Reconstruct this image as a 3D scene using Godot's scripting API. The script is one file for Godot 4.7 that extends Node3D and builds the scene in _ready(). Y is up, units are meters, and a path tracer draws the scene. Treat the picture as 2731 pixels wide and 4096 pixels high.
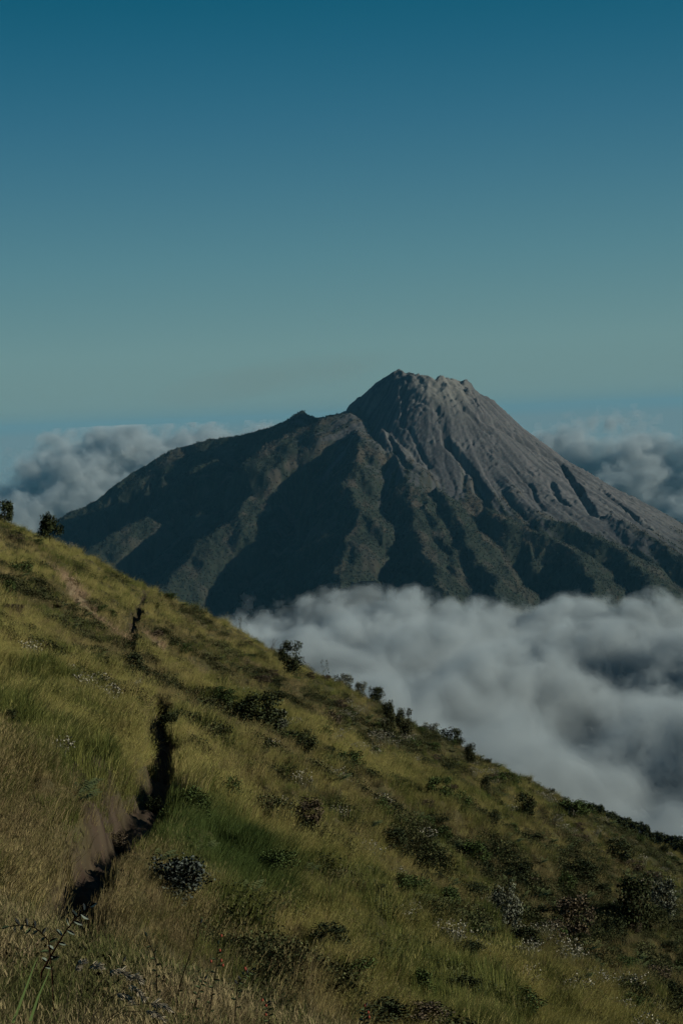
extends Node3D
# A grassy mountainside above a sea of cloud, with a volcano across the valley.
# y is up, metres; the camera stands at the origin and looks along -z.

const RIDGES := {
	"K": [Vector3(46,47,-8560), Vector3(-78,19,-8600), Vector3(-154,32,-8640), Vector3(-200,60,-8660), Vector3(-259,14,-8680), Vector3(-353,-21,-8720), Vector3(-539,-59,-8780), Vector3(-680,-70,-8820), Vector3(-774,-96,-8840), Vector3(-868,-106,-8850), Vector3(-937,-151,-8830), Vector3(-1028,-203,-8800), Vector3(-1252,-339,-8720), Vector3(-1492,-471,-8620), Vector3(-1748,-610,-8520), Vector3(-2063,-796,-8400)],
	"S": [Vector3(295,238,-8460), Vector3(216,193,-8470), Vector3(126,120,-8480), Vector3(45,47,-8460), Vector3(-33,13,-8400)],
	"A": [Vector3(55,35,-8350), Vector3(-76,12,-8320), Vector3(-185,-31,-8290), Vector3(-357,-102,-8220), Vector3(-394,-230,-8110), Vector3(-413,-318,-7980), Vector3(-474,-419,-7770), Vector3(-620,-503,-7650), Vector3(-727,-622,-7450), Vector3(-799,-689,-7280), Vector3(-902,-807,-6990)],
	"a1": [Vector3(-610,-169,-8420), Vector3(-740,-206,-8380), Vector3(-824,-304,-8300), Vector3(-884,-384,-8220), Vector3(-1022,-456,-8100), Vector3(-1168,-547,-7980), Vector3(-1308,-647,-7850)],
	"a2": [Vector3(-492,-213,-8250), Vector3(-555,-280,-8180), Vector3(-617,-359,-8100)],
	"a3": [Vector3(-596,-340,-8120), Vector3(-647,-396,-8060), Vector3(-737,-493,-7960), Vector3(-813,-583,-7850), Vector3(-902,-648,-7700), Vector3(-1025,-770,-7370)],
	"B": [Vector3(67,24,-8500), Vector3(110,-76,-8080), Vector3(77,-193,-7870), Vector3(18,-287,-7700), Vector3(87,-401,-7380), Vector3(35,-496,-7220), Vector3(-14,-578,-7080), Vector3(-39,-704,-6800), Vector3(-60,-816,-6490)],
	"b1": [Vector3(87,-401,-7390), Vector3(-11,-468,-7350), Vector3(-136,-532,-7350), Vector3(-188,-605,-7290)],
	"C": [Vector3(220,-47,-8150), Vector3(287,-168,-7930), Vector3(305,-317,-7660), Vector3(317,-441,-7370), Vector3(333,-531,-7140), Vector3(378,-633,-6900), Vector3(389,-759,-6570), Vector3(383,-858,-6280)],
	"c1": [Vector3(363,-353,-7610), Vector3(411,-463,-7350), Vector3(460,-558,-7140), Vector3(467,-672,-6900)],
	"D": [Vector3(436,-324,-7690), Vector3(526,-476,-7330), Vector3(543,-598,-7030), Vector3(617,-655,-6900), Vector3(629,-769,-6570), Vector3(629,-868,-6280)],
	"E": [Vector3(659,-415,-7530), Vector3(733,-485,-7340), Vector3(878,-525,-7270), Vector3(970,-588,-7130), Vector3(1003,-662,-6930), Vector3(992,-757,-6640), Vector3(961,-868,-6300)],
	"G": [Vector3(908,-473,-7500), Vector3(1055,-515,-7440), Vector3(1193,-606,-7240), Vector3(1254,-694,-6970), Vector3(1238,-800,-6620), Vector3(1226,-897,-6310)],
	"Hh": [Vector3(1234,-478,-7700), Vector3(1364,-564,-7550), Vector3(1494,-652,-7350), Vector3(1599,-742,-7130)],
}
const GULLIES := [
	[[Vector3(224,2,-8230), Vector3(245,-79,-8110), Vector3(263,-162,-7990), Vector3(321,-260,-7840)], 26.0, 9.0],
	[[Vector3(336,-31,-8120), Vector3(371,-105,-8030), Vector3(436,-179,-7930)], 16.0, 7.0],
	[[Vector3(480,48,-8180), Vector3(518,-90,-8040), Vector3(628,-217,-7900), Vector3(666,-320,-7750)], 30.0, 12.0],
	[[Vector3(712,-15,-8190), Vector3(876,-132,-8170), Vector3(1077,-254,-8200), Vector3(1120,-353,-7970), Vector3(1161,-460,-7720)], 40.0, 14.0],
	[[Vector3(1243,-364,-8120), Vector3(1321,-439,-7970), Vector3(1421,-532,-7800)], 32.0, 12.0],
	[[Vector3(373,-190,-7920), Vector3(416,-267,-7820), Vector3(495,-350,-7680)], 18.0, 8.0],
	[[Vector3(819,-276,-7880), Vector3(984,-324,-7900), Vector3(1041,-416,-7740)], 20.0, 12.0],
	[[Vector3(153,-55,-8220), Vector3(190,-123,-8090), Vector3(216,-205,-7950)], 16.0, 8.0],
	[[Vector3(524,166,-8310), Vector3(608,43,-8200), Vector3(724,-78,-8120)], 14.0, 9.0],
	[[Vector3(315,200,-8460), Vector3(336,87,-8260), Vector3(316,-19,-8140)], 14.0, 8.0],
	[[Vector3(547,-112,-8010), Vector3(580,-185,-7930), Vector3(567,-273,-7810)], 12.0, 7.0],
	[[Vector3(772,-184,-8000), Vector3(877,-308,-7860), Vector3(934,-405,-7690)], 14.0, 8.0],
]
const SPUR := [Vector3(49.620,-92.450,-395.000), Vector3(58.346,-96.944,-400.000), Vector3(66.155,-100.531,-402.000), Vector3(72.577,-103.089,-400.000), Vector3(78.707,-106.247,-398.000), Vector3(86.860,-110.277,-392.000)]
const WEEDS := [
	["twiggy weed with small dark leaves on the near bank", [Vector3(-0.921,-2.568,-7.400), Vector3(-0.916,-2.455,-7.400), Vector3(-0.916,-2.368,-7.400), Vector3(-0.950,-2.273,-7.400)], 9, 0],
	["long thin bare stem curving up from the near bank", [Vector3(-0.838,-2.662,-7.400), Vector3(-0.819,-2.513,-7.400), Vector3(-0.745,-2.323,-7.400), Vector3(-0.707,-2.220,-7.400)], 2, 0],
	["weed with red hips standing at the bottom of the picture", [Vector3(-0.691,-2.668,-7.400), Vector3(-0.669,-2.537,-7.400), Vector3(-0.646,-2.421,-7.400), Vector3(-0.634,-2.322,-7.400)], 10, 6],
	["low dark-leaved weed right of the red-hipped weed", [Vector3(-0.573,-2.663,-7.400), Vector3(-0.556,-2.506,-7.400), Vector3(-0.521,-2.466,-7.400), Vector3(-0.489,-2.444,-7.400)], 12, 2],
	["short leafy weed among the pale grass plumes", [Vector3(-1.101,-2.561,-7.400), Vector3(-1.088,-2.448,-7.400), Vector3(-1.078,-2.418,-7.400), Vector3(-1.063,-2.383,-7.400)], 8, 0],
	["dark-leaved weed at the bottom edge between the hips and the middle", [Vector3(-0.419,-2.730,-7.400), Vector3(-0.421,-2.650,-7.400), Vector3(-0.426,-2.614,-7.400), Vector3(-0.432,-2.589,-7.400)], 10, 3],
	["dark reddish weed at the middle of the bottom edge", [Vector3(0.007,-2.768,-7.400), Vector3(0.006,-2.698,-7.400), Vector3(0.007,-2.664,-7.400), Vector3(0.016,-2.632,-7.400)], 12, 3],
	["slender leafy weed behind the pale grass plumes", [Vector3(-0.768,-2.635,-7.400), Vector3(-0.740,-2.556,-7.400), Vector3(-0.718,-2.501,-7.400), Vector3(-0.702,-2.478,-7.400)], 10, 0],
]
const SPRIG := [Vector3(-1.355,-2.287,-7.000), Vector3(-1.309,-2.213,-7.000), Vector3(-1.244,-2.113,-7.000), Vector3(-1.190,-2.049,-7.000), Vector3(-1.134,-2.012,-7.000)]
const LEAF_ROW := [Vector3(-1.271,-2.214,-6.800), Vector3(-1.279,-2.086,-6.800), Vector3(-1.325,-2.033,-6.800), Vector3(-1.378,-2.016,-6.800), Vector3(-1.434,-2.021,-6.800)]
const GREEN_BLADES := [[Vector3(-1.251,-2.207,-6.200), Vector3(-1.216,-2.116,-6.200), Vector3(-1.180,-2.043,-6.200), Vector3(-1.156,-1.985,-6.200)], [Vector3(-1.317,-2.212,-6.200), Vector3(-1.264,-2.089,-6.200), Vector3(-1.223,-1.991,-6.200), Vector3(-1.208,-1.958,-6.200)]]
const PLUMES := [[Vector3(-1.077,-2.333,-6.600), Vector3(-1.002,-2.221,-6.600), Vector3(-0.939,-2.179,-6.600), Vector3(-0.884,-2.203,-6.600)], [Vector3(-1.061,-2.361,-6.600), Vector3(-0.992,-2.266,-6.600), Vector3(-0.930,-2.219,-6.600), Vector3(-0.880,-2.271,-6.600)], [Vector3(-1.122,-2.349,-6.600), Vector3(-1.063,-2.227,-6.600), Vector3(-1.007,-2.162,-6.600), Vector3(-0.947,-2.172,-6.600)], [Vector3(-1.044,-2.370,-6.600), Vector3(-0.945,-2.303,-6.600), Vector3(-0.848,-2.297,-6.600), Vector3(-0.774,-2.325,-6.600)], [Vector3(-1.035,-2.374,-6.600), Vector3(-0.963,-2.329,-6.600), Vector3(-0.867,-2.328,-6.600), Vector3(-0.804,-2.363,-6.600)], [Vector3(-1.138,-2.331,-6.600), Vector3(-1.114,-2.207,-6.600), Vector3(-1.085,-2.141,-6.600), Vector3(-1.045,-2.143,-6.600)], [Vector3(-1.096,-2.368,-6.600), Vector3(-1.031,-2.282,-6.600), Vector3(-0.980,-2.252,-6.600), Vector3(-0.926,-2.286,-6.600)], [Vector3(-1.191,-2.346,-6.600), Vector3(-1.168,-2.223,-6.600), Vector3(-1.143,-2.153,-6.600), Vector3(-1.110,-2.128,-6.600)]]
const PATH := [Vector2(-15.74,134.19), Vector2(-13.59,110.03), Vector2(-11.83,92.13), Vector2(-10.17,79.10), Vector2(-8.54,69.54), Vector2(-7.02,62.72), Vector2(-6.11,52.98), Vector2(-5.37,46.90), Vector2(-4.95,40.39), Vector2(-4.83,35.74), Vector2(-4.88,32.44), Vector2(-4.81,29.28), Vector2(-4.64,26.81), Vector2(-4.44,24.87), Vector2(-4.23,22.45), Vector2(-4.17,20.41)]
const SCAR := [Vector2(-6.36,40.14), Vector2(-5.79,38.08), Vector2(-5.28,35.81), Vector2(-4.92,33.79)]
const OLD_A := [Vector2(-18.42,104.02), Vector2(-16.44,98.39), Vector2(-13.75,88.80), Vector2(-11.86,83.36), Vector2(-10.61,80.15)]
const OLD_B := [Vector2(-11.12,92.41), Vector2(-9.66,88.64), Vector2(-8.52,88.59), Vector2(-7.44,85.12), Vector2(-6.69,83.79)]
const PLANTS := [
	["tree", -21.80, 125.34, 2.15, 1.69, "round-crowned dark shrub tree on the grassy skyline, thin trunks showing below"],
	["tree", -25.41, 125.78, 1.70, 1.50, "dark shrub tree cut by the left edge on the skyline"],
	["bush", -4.06, 120.47, 2.19, 1.63, "dense dark bush on the skyline with a long shadow streak uphill"],
	["twig", -6.55, 139.00, 1.23, 1.59, "bare leafless twiggy shrub on the skyline left of the dense dark bush"],
	["sprig", -8.80, 139.00, 1.08, 0.43, "thin lone sprig on the skyline beside the edge of the white cloud"],
	["sprig", -1.96, 139.00, 1.59, 0.94, "thin leafy sprig on the skyline right of the dense dark bush"],
	["silver", -0.43, 139.00, 1.08, 1.59, "pale grey-leaved shrub on the skyline below the thin leafy sprig"],
	["silver", 0.99, 139.00, 1.01, 1.08, "small pale grey shrub on the skyline, next downhill from a larger pale one"],
	["bush", 2.12, 130.54, 1.02, 1.22, "small dark bush on the skyline above the tall dark pair"],
	["column", 2.35, 102.98, 2.25, 0.91, "tall narrow dark shrub just under the skyline, left one of a pair"],
	["column", 3.63, 111.55, 1.91, 1.10, "shorter narrow brown-green shrub, right one of the tall pair"],
	["silver", 6.25, 132.90, 0.90, 1.73, "pale flowering shrub on the skyline right of the tall dark pair"],
	["bush", 8.38, 139.00, 1.30, 2.10, "broad low dark bush on the skyline at the middle of the cloud bank"],
	["column", 8.20, 114.89, 1.55, 0.78, "narrow dark shrub just below the skyline above the columnar one"],
	["column", 7.13, 88.84, 1.34, 0.55, "columnar dark shrub in the middle of the right slope"],
	["bush", 8.47, 82.07, 1.32, 0.94, "dark upright bush beside the bare twiggy shrub on the right slope"],
	["twig", 9.96, 84.57, 1.85, 1.45, "large bare twiggy shrub fanning up on the right slope"],
	["bush", 13.66, 85.91, 1.38, 1.47, "dark round bush on the right slope casting a black shadow uphill"],
	["bush", 10.65, 63.32, 1.98, 1.38, "largest dark bush near the right edge of the slope"],
	["bush", 9.07, 58.55, 0.82, 0.91, "low dark bush at the left foot of the largest bush"],
	["brown", 7.29, 55.94, 1.19, 1.34, "brownish leafless-looking shrub left of the largest dark bush"],
	["bush", 6.38, 55.86, 0.76, 1.02, "flat dark bush left of the brownish shrub"],
	["silver", 4.41, 48.98, 1.40, 0.81, "tall silvery-leaved shrub standing alone on the lower right slope"],
	["silver", 12.95, 70.54, 1.54, 1.28, "silvery shrub right of the largest dark bush"],
	["bush", 9.31, 48.80, 0.71, 0.56, "dark bush cut by the right edge low on the slope"],
	["bush", 1.23, 52.01, 0.62, 0.89, "dark spreading bush in the centre of the slope below the pale flowers"],
	["green", 3.71, 71.07, 0.92, 1.11, "bright green leafy bush in the middle of the right slope"],
	["green", 4.46, 71.41, 0.74, 1.11, "dark green spreading bush beside the bright green leafy one"],
	["green", 10.20, 109.49, 0.91, 1.71, "low green bush under the skyline on the right slope"],
	["green", 14.13, 107.16, 1.11, 2.06, "wide low green bush near the right part of the skyline"],
	["bush", -9.14, 70.09, 0.80, 1.20, "dark bush at the lower end of the thin dark trail line"],
	["bush", -10.73, 84.85, 0.79, 0.79, "dark shrub overhanging the upper trail"],
	["green", -16.88, 87.24, 0.77, 1.41, "dark green shrub near the left edge below the skyline"],
	["green", -14.61, 72.89, 0.49, 0.76, "small green shrub at the left edge under the larger one"],
	["bush", -3.71, 70.70, 1.54, 2.02, "large dark thicket bush in the middle of the slope"],
	["bush", -4.86, 70.29, 1.02, 1.28, "dark bush at the upper left of the large thicket"],
	["silver", -3.13, 72.08, 0.75, 0.94, "grey-leaved shrub at the right side of the large thicket"],
	["bush", -2.02, 67.58, 0.81, 1.23, "dark bush downhill of the large thicket"],
	["bush", -6.61, 59.64, 0.53, 0.62, "dark shrub hanging over the top of the sunken trail"],
	["grey", -3.25, 30.04, 0.72, 1.05, "grey-blue mounded shrub with small white flowers low on the slope"],
	["bush", -8.03, 39.70, 0.43, 0.35, "small dark bush with white flowers near the left edge"],
	["green", -3.76, 39.76, 0.58, 0.72, "deep green bush in the hollow right of the trail"],
	["green", -3.44, 44.68, 0.51, 0.93, "dark green bush right of the sunken trail hollow"],
	["brown", -1.40, 48.56, 0.61, 1.01, "brownish low shrub left of the pale flower patch"],
	["green", -0.17, 70.11, 0.73, 1.46, "green shrub above the pale flower patch"],
	["green", 4.38, 60.70, 0.73, 1.10, "green shrub under the pale flower patch"],
	["bush", 5.97, 61.19, 0.64, 0.95, "dark shrub downhill of the bare twiggy shrub"],
	["bush", 9.30, 68.00, 0.85, 1.24, "dark shrub between the round bush and the brownish shrub"],
	["brown", -1.04, 88.30, 0.83, 1.38, "brownish shrub under the skyline at mid slope"],
	["green", 1.12, 32.73, 0.37, 0.68, "green shrub near the bottom edge"],
	["green", -1.79, 37.89, 0.39, 0.89, "low green shrub in the lower middle of the slope"],
	["bush", -5.64, 52.20, 0.76, 0.54, "dark shrub on the right bank of the sunken trail"],
	["bush", -5.15, 42.78, 0.33, 0.44, "dark shrub in the bend of the trail above the bare earth"],
	["green", -4.51, 41.71, 0.48, 0.98, "lush green shrub right of the trail bend"],
	["brown", -5.18, 36.18, 0.28, 0.47, "dry brown shrub on the bare earth beside the trail"],
]

const VOLCANO := Vector2(480, -8500)
const PROFILE := [[0, 196], [170, 196], [200, 165], [306, 71], [455, -78], [670, -253], [887, -384], [1105, -493], [1253, -577], [1600, -730], [2000, -870], [2500, -1020], [3200, -1180], [5000, -1400], [9000, -2700], [400000, -2700]]

var rng := RandomNumberGenerator.new()
var taken := {}
var M := {}
var n_swell := FastNoiseLite.new()
var n_lump := FastNoiseLite.new()
var n_patch := FastNoiseLite.new()
var n_patch_b := FastNoiseLite.new()


# ---------------------------------------------------------------- helpers
func numbered(called: String) -> String:
	if not taken.has(called):
		taken[called] = 0
		return called
	taken[called] += 1
	return "%s_%03d" % [called, taken[called]]

func tag(o: Node, label: String, category := "", group := "", kind := "") -> void:
	if label: o.set_meta("label", label)
	if category: o.set_meta("category", category)
	if group: o.set_meta("group", group)
	if kind: o.set_meta("kind", kind)

func part(called: String, mesh: Mesh, mat: Material, parent: Node) -> MeshInstance3D:
	var o := MeshInstance3D.new()
	o.name = numbered(called) if parent == self else called
	o.mesh = mesh
	if mat: o.material_override = mat
	parent.add_child(o, true)
	return o

func noise(sd: int, wavelength: float, octaves := 3, kind := FastNoiseLite.TYPE_SIMPLEX_SMOOTH) -> FastNoiseLite:
	var n := FastNoiseLite.new()
	n.noise_type = kind
	n.seed = sd
	n.frequency = 1.0 / wavelength
	n.fractal_octaves = octaves
	n.fractal_type = FastNoiseLite.FRACTAL_FBM if octaves > 1 else FastNoiseLite.FRACTAL_NONE
	return n

func lin(r: float, g: float, b: float) -> Color:   # a linear base colour as albedo_color wants it
	return Color(r, g, b).linear_to_srgb()

func matte(r: float, g: float, b: float, through := 0.0) -> StandardMaterial3D:
	var m := StandardMaterial3D.new()
	m.albedo_color = lin(r, g, b)
	m.roughness = 0.95
	m.metallic_specular = 0.2
	m.cull_mode = BaseMaterial3D.CULL_DISABLED
	if through > 0.0:
		m.backlight_enabled = true
		m.backlight = Color(through, through, through)
	return m

func tinted(through := 0.0, rough := 0.95) -> StandardMaterial3D:
	var m := matte(1, 1, 1, through)
	m.vertex_color_use_as_albedo = true
	m.roughness = rough
	return m

func grid_mesh(v: PackedVector3Array, nrm: PackedVector3Array, col: PackedColorArray, nx: int, nz: int) -> ArrayMesh:
	var idx := PackedInt32Array()
	idx.resize((nx - 1) * (nz - 1) * 6)
	var k := 0
	var over := (v[nx] - v[0]).cross(v[1] - v[0]).dot(nrm[0]) > 0 # which way round the triangles run
	for j in nz - 1:
		for i in nx - 1:
			var a := j * nx + i
			var b := a + (1 if over else nx)
			var c := a + (nx if over else 1)
			idx[k] = a; idx[k + 1] = b; idx[k + 2] = c
			idx[k + 3] = b; idx[k + 4] = a + nx + 1; idx[k + 5] = c
			k += 6
	var arr := []
	arr.resize(Mesh.ARRAY_MAX)
	arr[Mesh.ARRAY_VERTEX] = v
	arr[Mesh.ARRAY_NORMAL] = nrm
	arr[Mesh.ARRAY_COLOR] = col
	arr[Mesh.ARRAY_INDEX] = idx
	var m := ArrayMesh.new()
	m.add_surface_from_arrays(Mesh.PRIMITIVE_TRIANGLES, arr)
	return m

func grid_normals(v: PackedVector3Array, nx: int, nz: int) -> PackedVector3Array:
	var n := PackedVector3Array()
	n.resize(v.size())
	for j in nz:
		var j0 := maxi(j - 1, 0) * nx
		var j1 := mini(j + 1, nz - 1) * nx
		for i in nx:
			var dx := v[j * nx + mini(i + 1, nx - 1)] - v[j * nx + maxi(i - 1, 0)]
			var dz := v[j1 + i] - v[j0 + i]
			var c := dz.cross(dx)
			n[j * nx + i] = (c if c.y > 0 else -c).normalized()
	return n

func profile(r: float) -> float:
	for k in PROFILE.size() - 1:
		if r < PROFILE[k + 1][0]:
			var a: Array = PROFILE[k]
			var b: Array = PROFILE[k + 1]
			return lerpf(a[1], b[1], (r - a[0]) / (b[0] - a[0]))
	return -2700.0


# ---------------------------------------------------------------- the scene
func _ready() -> void:
	rng.seed = 20240
	# camera
	var cam := Camera3D.new()
	cam.name = "camera"
	cam.fov = 34.0
	cam.near = 0.3
	cam.far = 400000.0
	cam.rotation_degrees = Vector3(-3.11, 0.0, -2.4)
	add_child(cam)
	# sky, haze and exposure
	var env := Environment.new()
	env.background_mode = Environment.BG_SKY
	env.tonemap_mode = Environment.TONE_MAPPER_LINEAR
	env.tonemap_exposure = 1.2
	env.sky = Sky.new()
	env.sky.sky_material = sky_material()
	env.fog_enabled = true
	env.fog_mode = Environment.FOG_MODE_EXPONENTIAL
	env.fog_density = 0.000009
	env.fog_light_color = Color(0.45, 0.73, 0.88)
	env.volumetric_fog_enabled = true
	env.volumetric_fog_density = 0.0
	env.sdfgi_enabled = true
	env.ssao_enabled = true
	env.ssil_enabled = true
	var world := WorldEnvironment.new()
	world.name = "world"
	world.environment = env
	add_child(world)
	# the low afternoon sun, from the right and a little behind the camera
	var sun := DirectionalLight3D.new()
	sun.name = "sun"
	sun.light_energy = 1.15
	sun.light_color = Color(1.0, 0.98, 0.90)
	sun.light_angular_distance = 0.5
	sun.shadow_enabled = true
	add_child(sun)
	var up := deg_to_rad(19.0)
	var behind := deg_to_rad(14.0)
	sun.look_at_from_position(Vector3.ZERO, -Vector3(cos(up) * cos(behind), sin(up), cos(up) * sin(behind)))

	setup_noise()
	lowland()
	volcano()
	clouds()
	smoke()
	hillside()
	plants()
	grasses()

func setup_noise() -> void:
	n_swell = noise(11, 26.0, 2)
	n_lump = noise(12, 3.2, 3)
	n_patch = noise(13, 9.0, 3)
	n_patch_b = noise(14, 4.0, 2)

func sky_material() -> PanoramaSkyMaterial:
	# clear air, the same all round: elevation in degrees, then the sky's colour there (sRGB)
	var keys := [[0.0, 104, 132, 132], [0.8, 112, 140, 138], [2.5, 108, 142, 143], [5.5, 85, 130, 141], [8.0, 66, 117, 136], [10.0, 51, 107, 131], [12.5, 32, 96, 122], [15.0, 13, 86, 111], [25.0, 11, 72, 100], [90.0, 8, 50, 78]]
	var h := 1024
	var im := Image.create_empty(32, h, false, Image.FORMAT_RGBF)
	for y in h:
		var e := 90.0 - (y + 0.5) / h * 180.0
		var c := Color8(116, 130, 124)
		if e > 0:
			for k in keys.size() - 1:
				if e >= keys[k][0] and e <= keys[k + 1][0]:
					var f: float = (e - keys[k][0]) / (keys[k + 1][0] - keys[k][0])
					c = Color8(keys[k][1], keys[k][2], keys[k][3]).lerp(Color8(keys[k + 1][1], keys[k + 1][2], keys[k + 1][3]), f)
		c = c.srgb_to_linear()
		im.fill_rect(Rect2i(0, y, 32, 1), Color(c.r / 1.2, c.g / 1.2, c.b / 1.2))
	var p := PanoramaSkyMaterial.new()
	p.panorama = ImageTexture.create_from_image(im)
	return p


# ---------------------------------------------------------------- far setting
func lowland() -> void:
	var rings := 70
	var round_ := 120
	var v := PackedVector3Array()
	var col := PackedColorArray()
	var nz := noise(31, 2600.0, 4)
	for j in rings:
		var r := 1300.0 * pow(46.0, j / float(rings - 1))
		for i in round_ + 1:
			var a := TAU * i / round_
			var x := VOLCANO.x + cos(a) * r
			var z := VOLCANO.y + sin(a) * r
			var n := nz.get_noise_2d(x, z)
			v.append(Vector3(x, profile(r) - 120.0 + n * minf(180.0, r * 0.04), z))
			col.append(Color(0.030, 0.042, 0.026).lerp(Color(0.060, 0.062, 0.040), clampf(0.5 + n, 0, 1)))
	var o := part("lowland", grid_mesh(v, grid_normals(v, round_ + 1, rings), col, round_ + 1, rings), tinted(), self)
	tag(o, "", "", "", "structure")

var vx0 := -2400.0
var vz0 := -10000.0
var vstep := 6.5
var vnx := 770
var vnz := 640
var vh := PackedFloat32Array()
var warp_x := PackedFloat32Array()
var warp_z := PackedFloat32Array()

func raise_ridge(a: Vector3, b: Vector3, slope: float, reach: float, soft: float, left_slope := 0.0) -> void:
	var i0 := clampi(int((minf(a.x, b.x) - reach - vx0) / vstep), 0, vnx - 1)
	var i1 := clampi(int((maxf(a.x, b.x) + reach - vx0) / vstep), 0, vnx - 1)
	var j0 := clampi(int((minf(a.z, b.z) - reach - vz0) / vstep), 0, vnz - 1)
	var j1 := clampi(int((maxf(a.z, b.z) + reach - vz0) / vstep), 0, vnz - 1)
	var dx := b.x - a.x
	var dz := b.z - a.z
	var ll := maxf(dx * dx + dz * dz, 1.0)
	for j in range(j0, j1 + 1):
		var z := vz0 + j * vstep
		for i in range(i0, i1 + 1):
			var k := j * vnx + i
			var px := vx0 + i * vstep + warp_x[k] - a.x
			var pz := z + warp_z[k] - a.z
			var t := clampf((px * dx + pz * dz) / ll, 0.0, 1.0)
			var ex := px - dx * t
			var ez := pz - dz * t
			var d := sqrt(ex * ex + ez * ez + soft * soft) - soft
			if d < reach:
				var fall := slope
				if left_slope > 0.0: fall = lerpf(slope, left_slope, smoothstep(-0.5, 0.5, (dx * ez - dz * ex) / (sqrt(ll) * maxf(d, 8.0))))
				var c := a.y + (b.y - a.y) * t - fall * d - minf(160.0, reach * 0.8) * smoothstep(0.5, 1.0, d / reach)
				var h := vh[k]
				var f := clampf(0.5 + (c - h) / 24.0, 0.0, 1.0)
				vh[k] = h + (c - h) * f + 6.0 * f * (1.0 - f)

func carve(a: Vector3, b: Vector3, depth: float, half: float) -> void:
	var reach := half * 3.5
	var dx := b.x - a.x
	var dz := b.z - a.z
	var ll := maxf(dx * dx + dz * dz, 1.0)
	for j in range(clampi(int((minf(a.z, b.z) - reach - vz0) / vstep), 0, vnz - 1), clampi(int((maxf(a.z, b.z) + reach - vz0) / vstep), 0, vnz - 1) + 1):
		for i in range(clampi(int((minf(a.x, b.x) - reach - vx0) / vstep), 0, vnx - 1), clampi(int((maxf(a.x, b.x) + reach - vx0) / vstep), 0, vnx - 1) + 1):
			var k := j * vnx + i
			var px := vx0 + i * vstep + warp_x[k] * 0.7 - a.x
			var pz := vz0 + j * vstep + warp_z[k] * 0.7 - a.z
			var t := clampf((px * dx + pz * dz) / ll, 0.0, 1.0)
			var d := Vector2(px - dx * t, pz - dz * t).length()
			# a steep right-hand wall and a gentler left one
			vh[k] -= depth * (1.0 - smoothstep(half * 0.3, half * 2.2, d))

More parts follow.
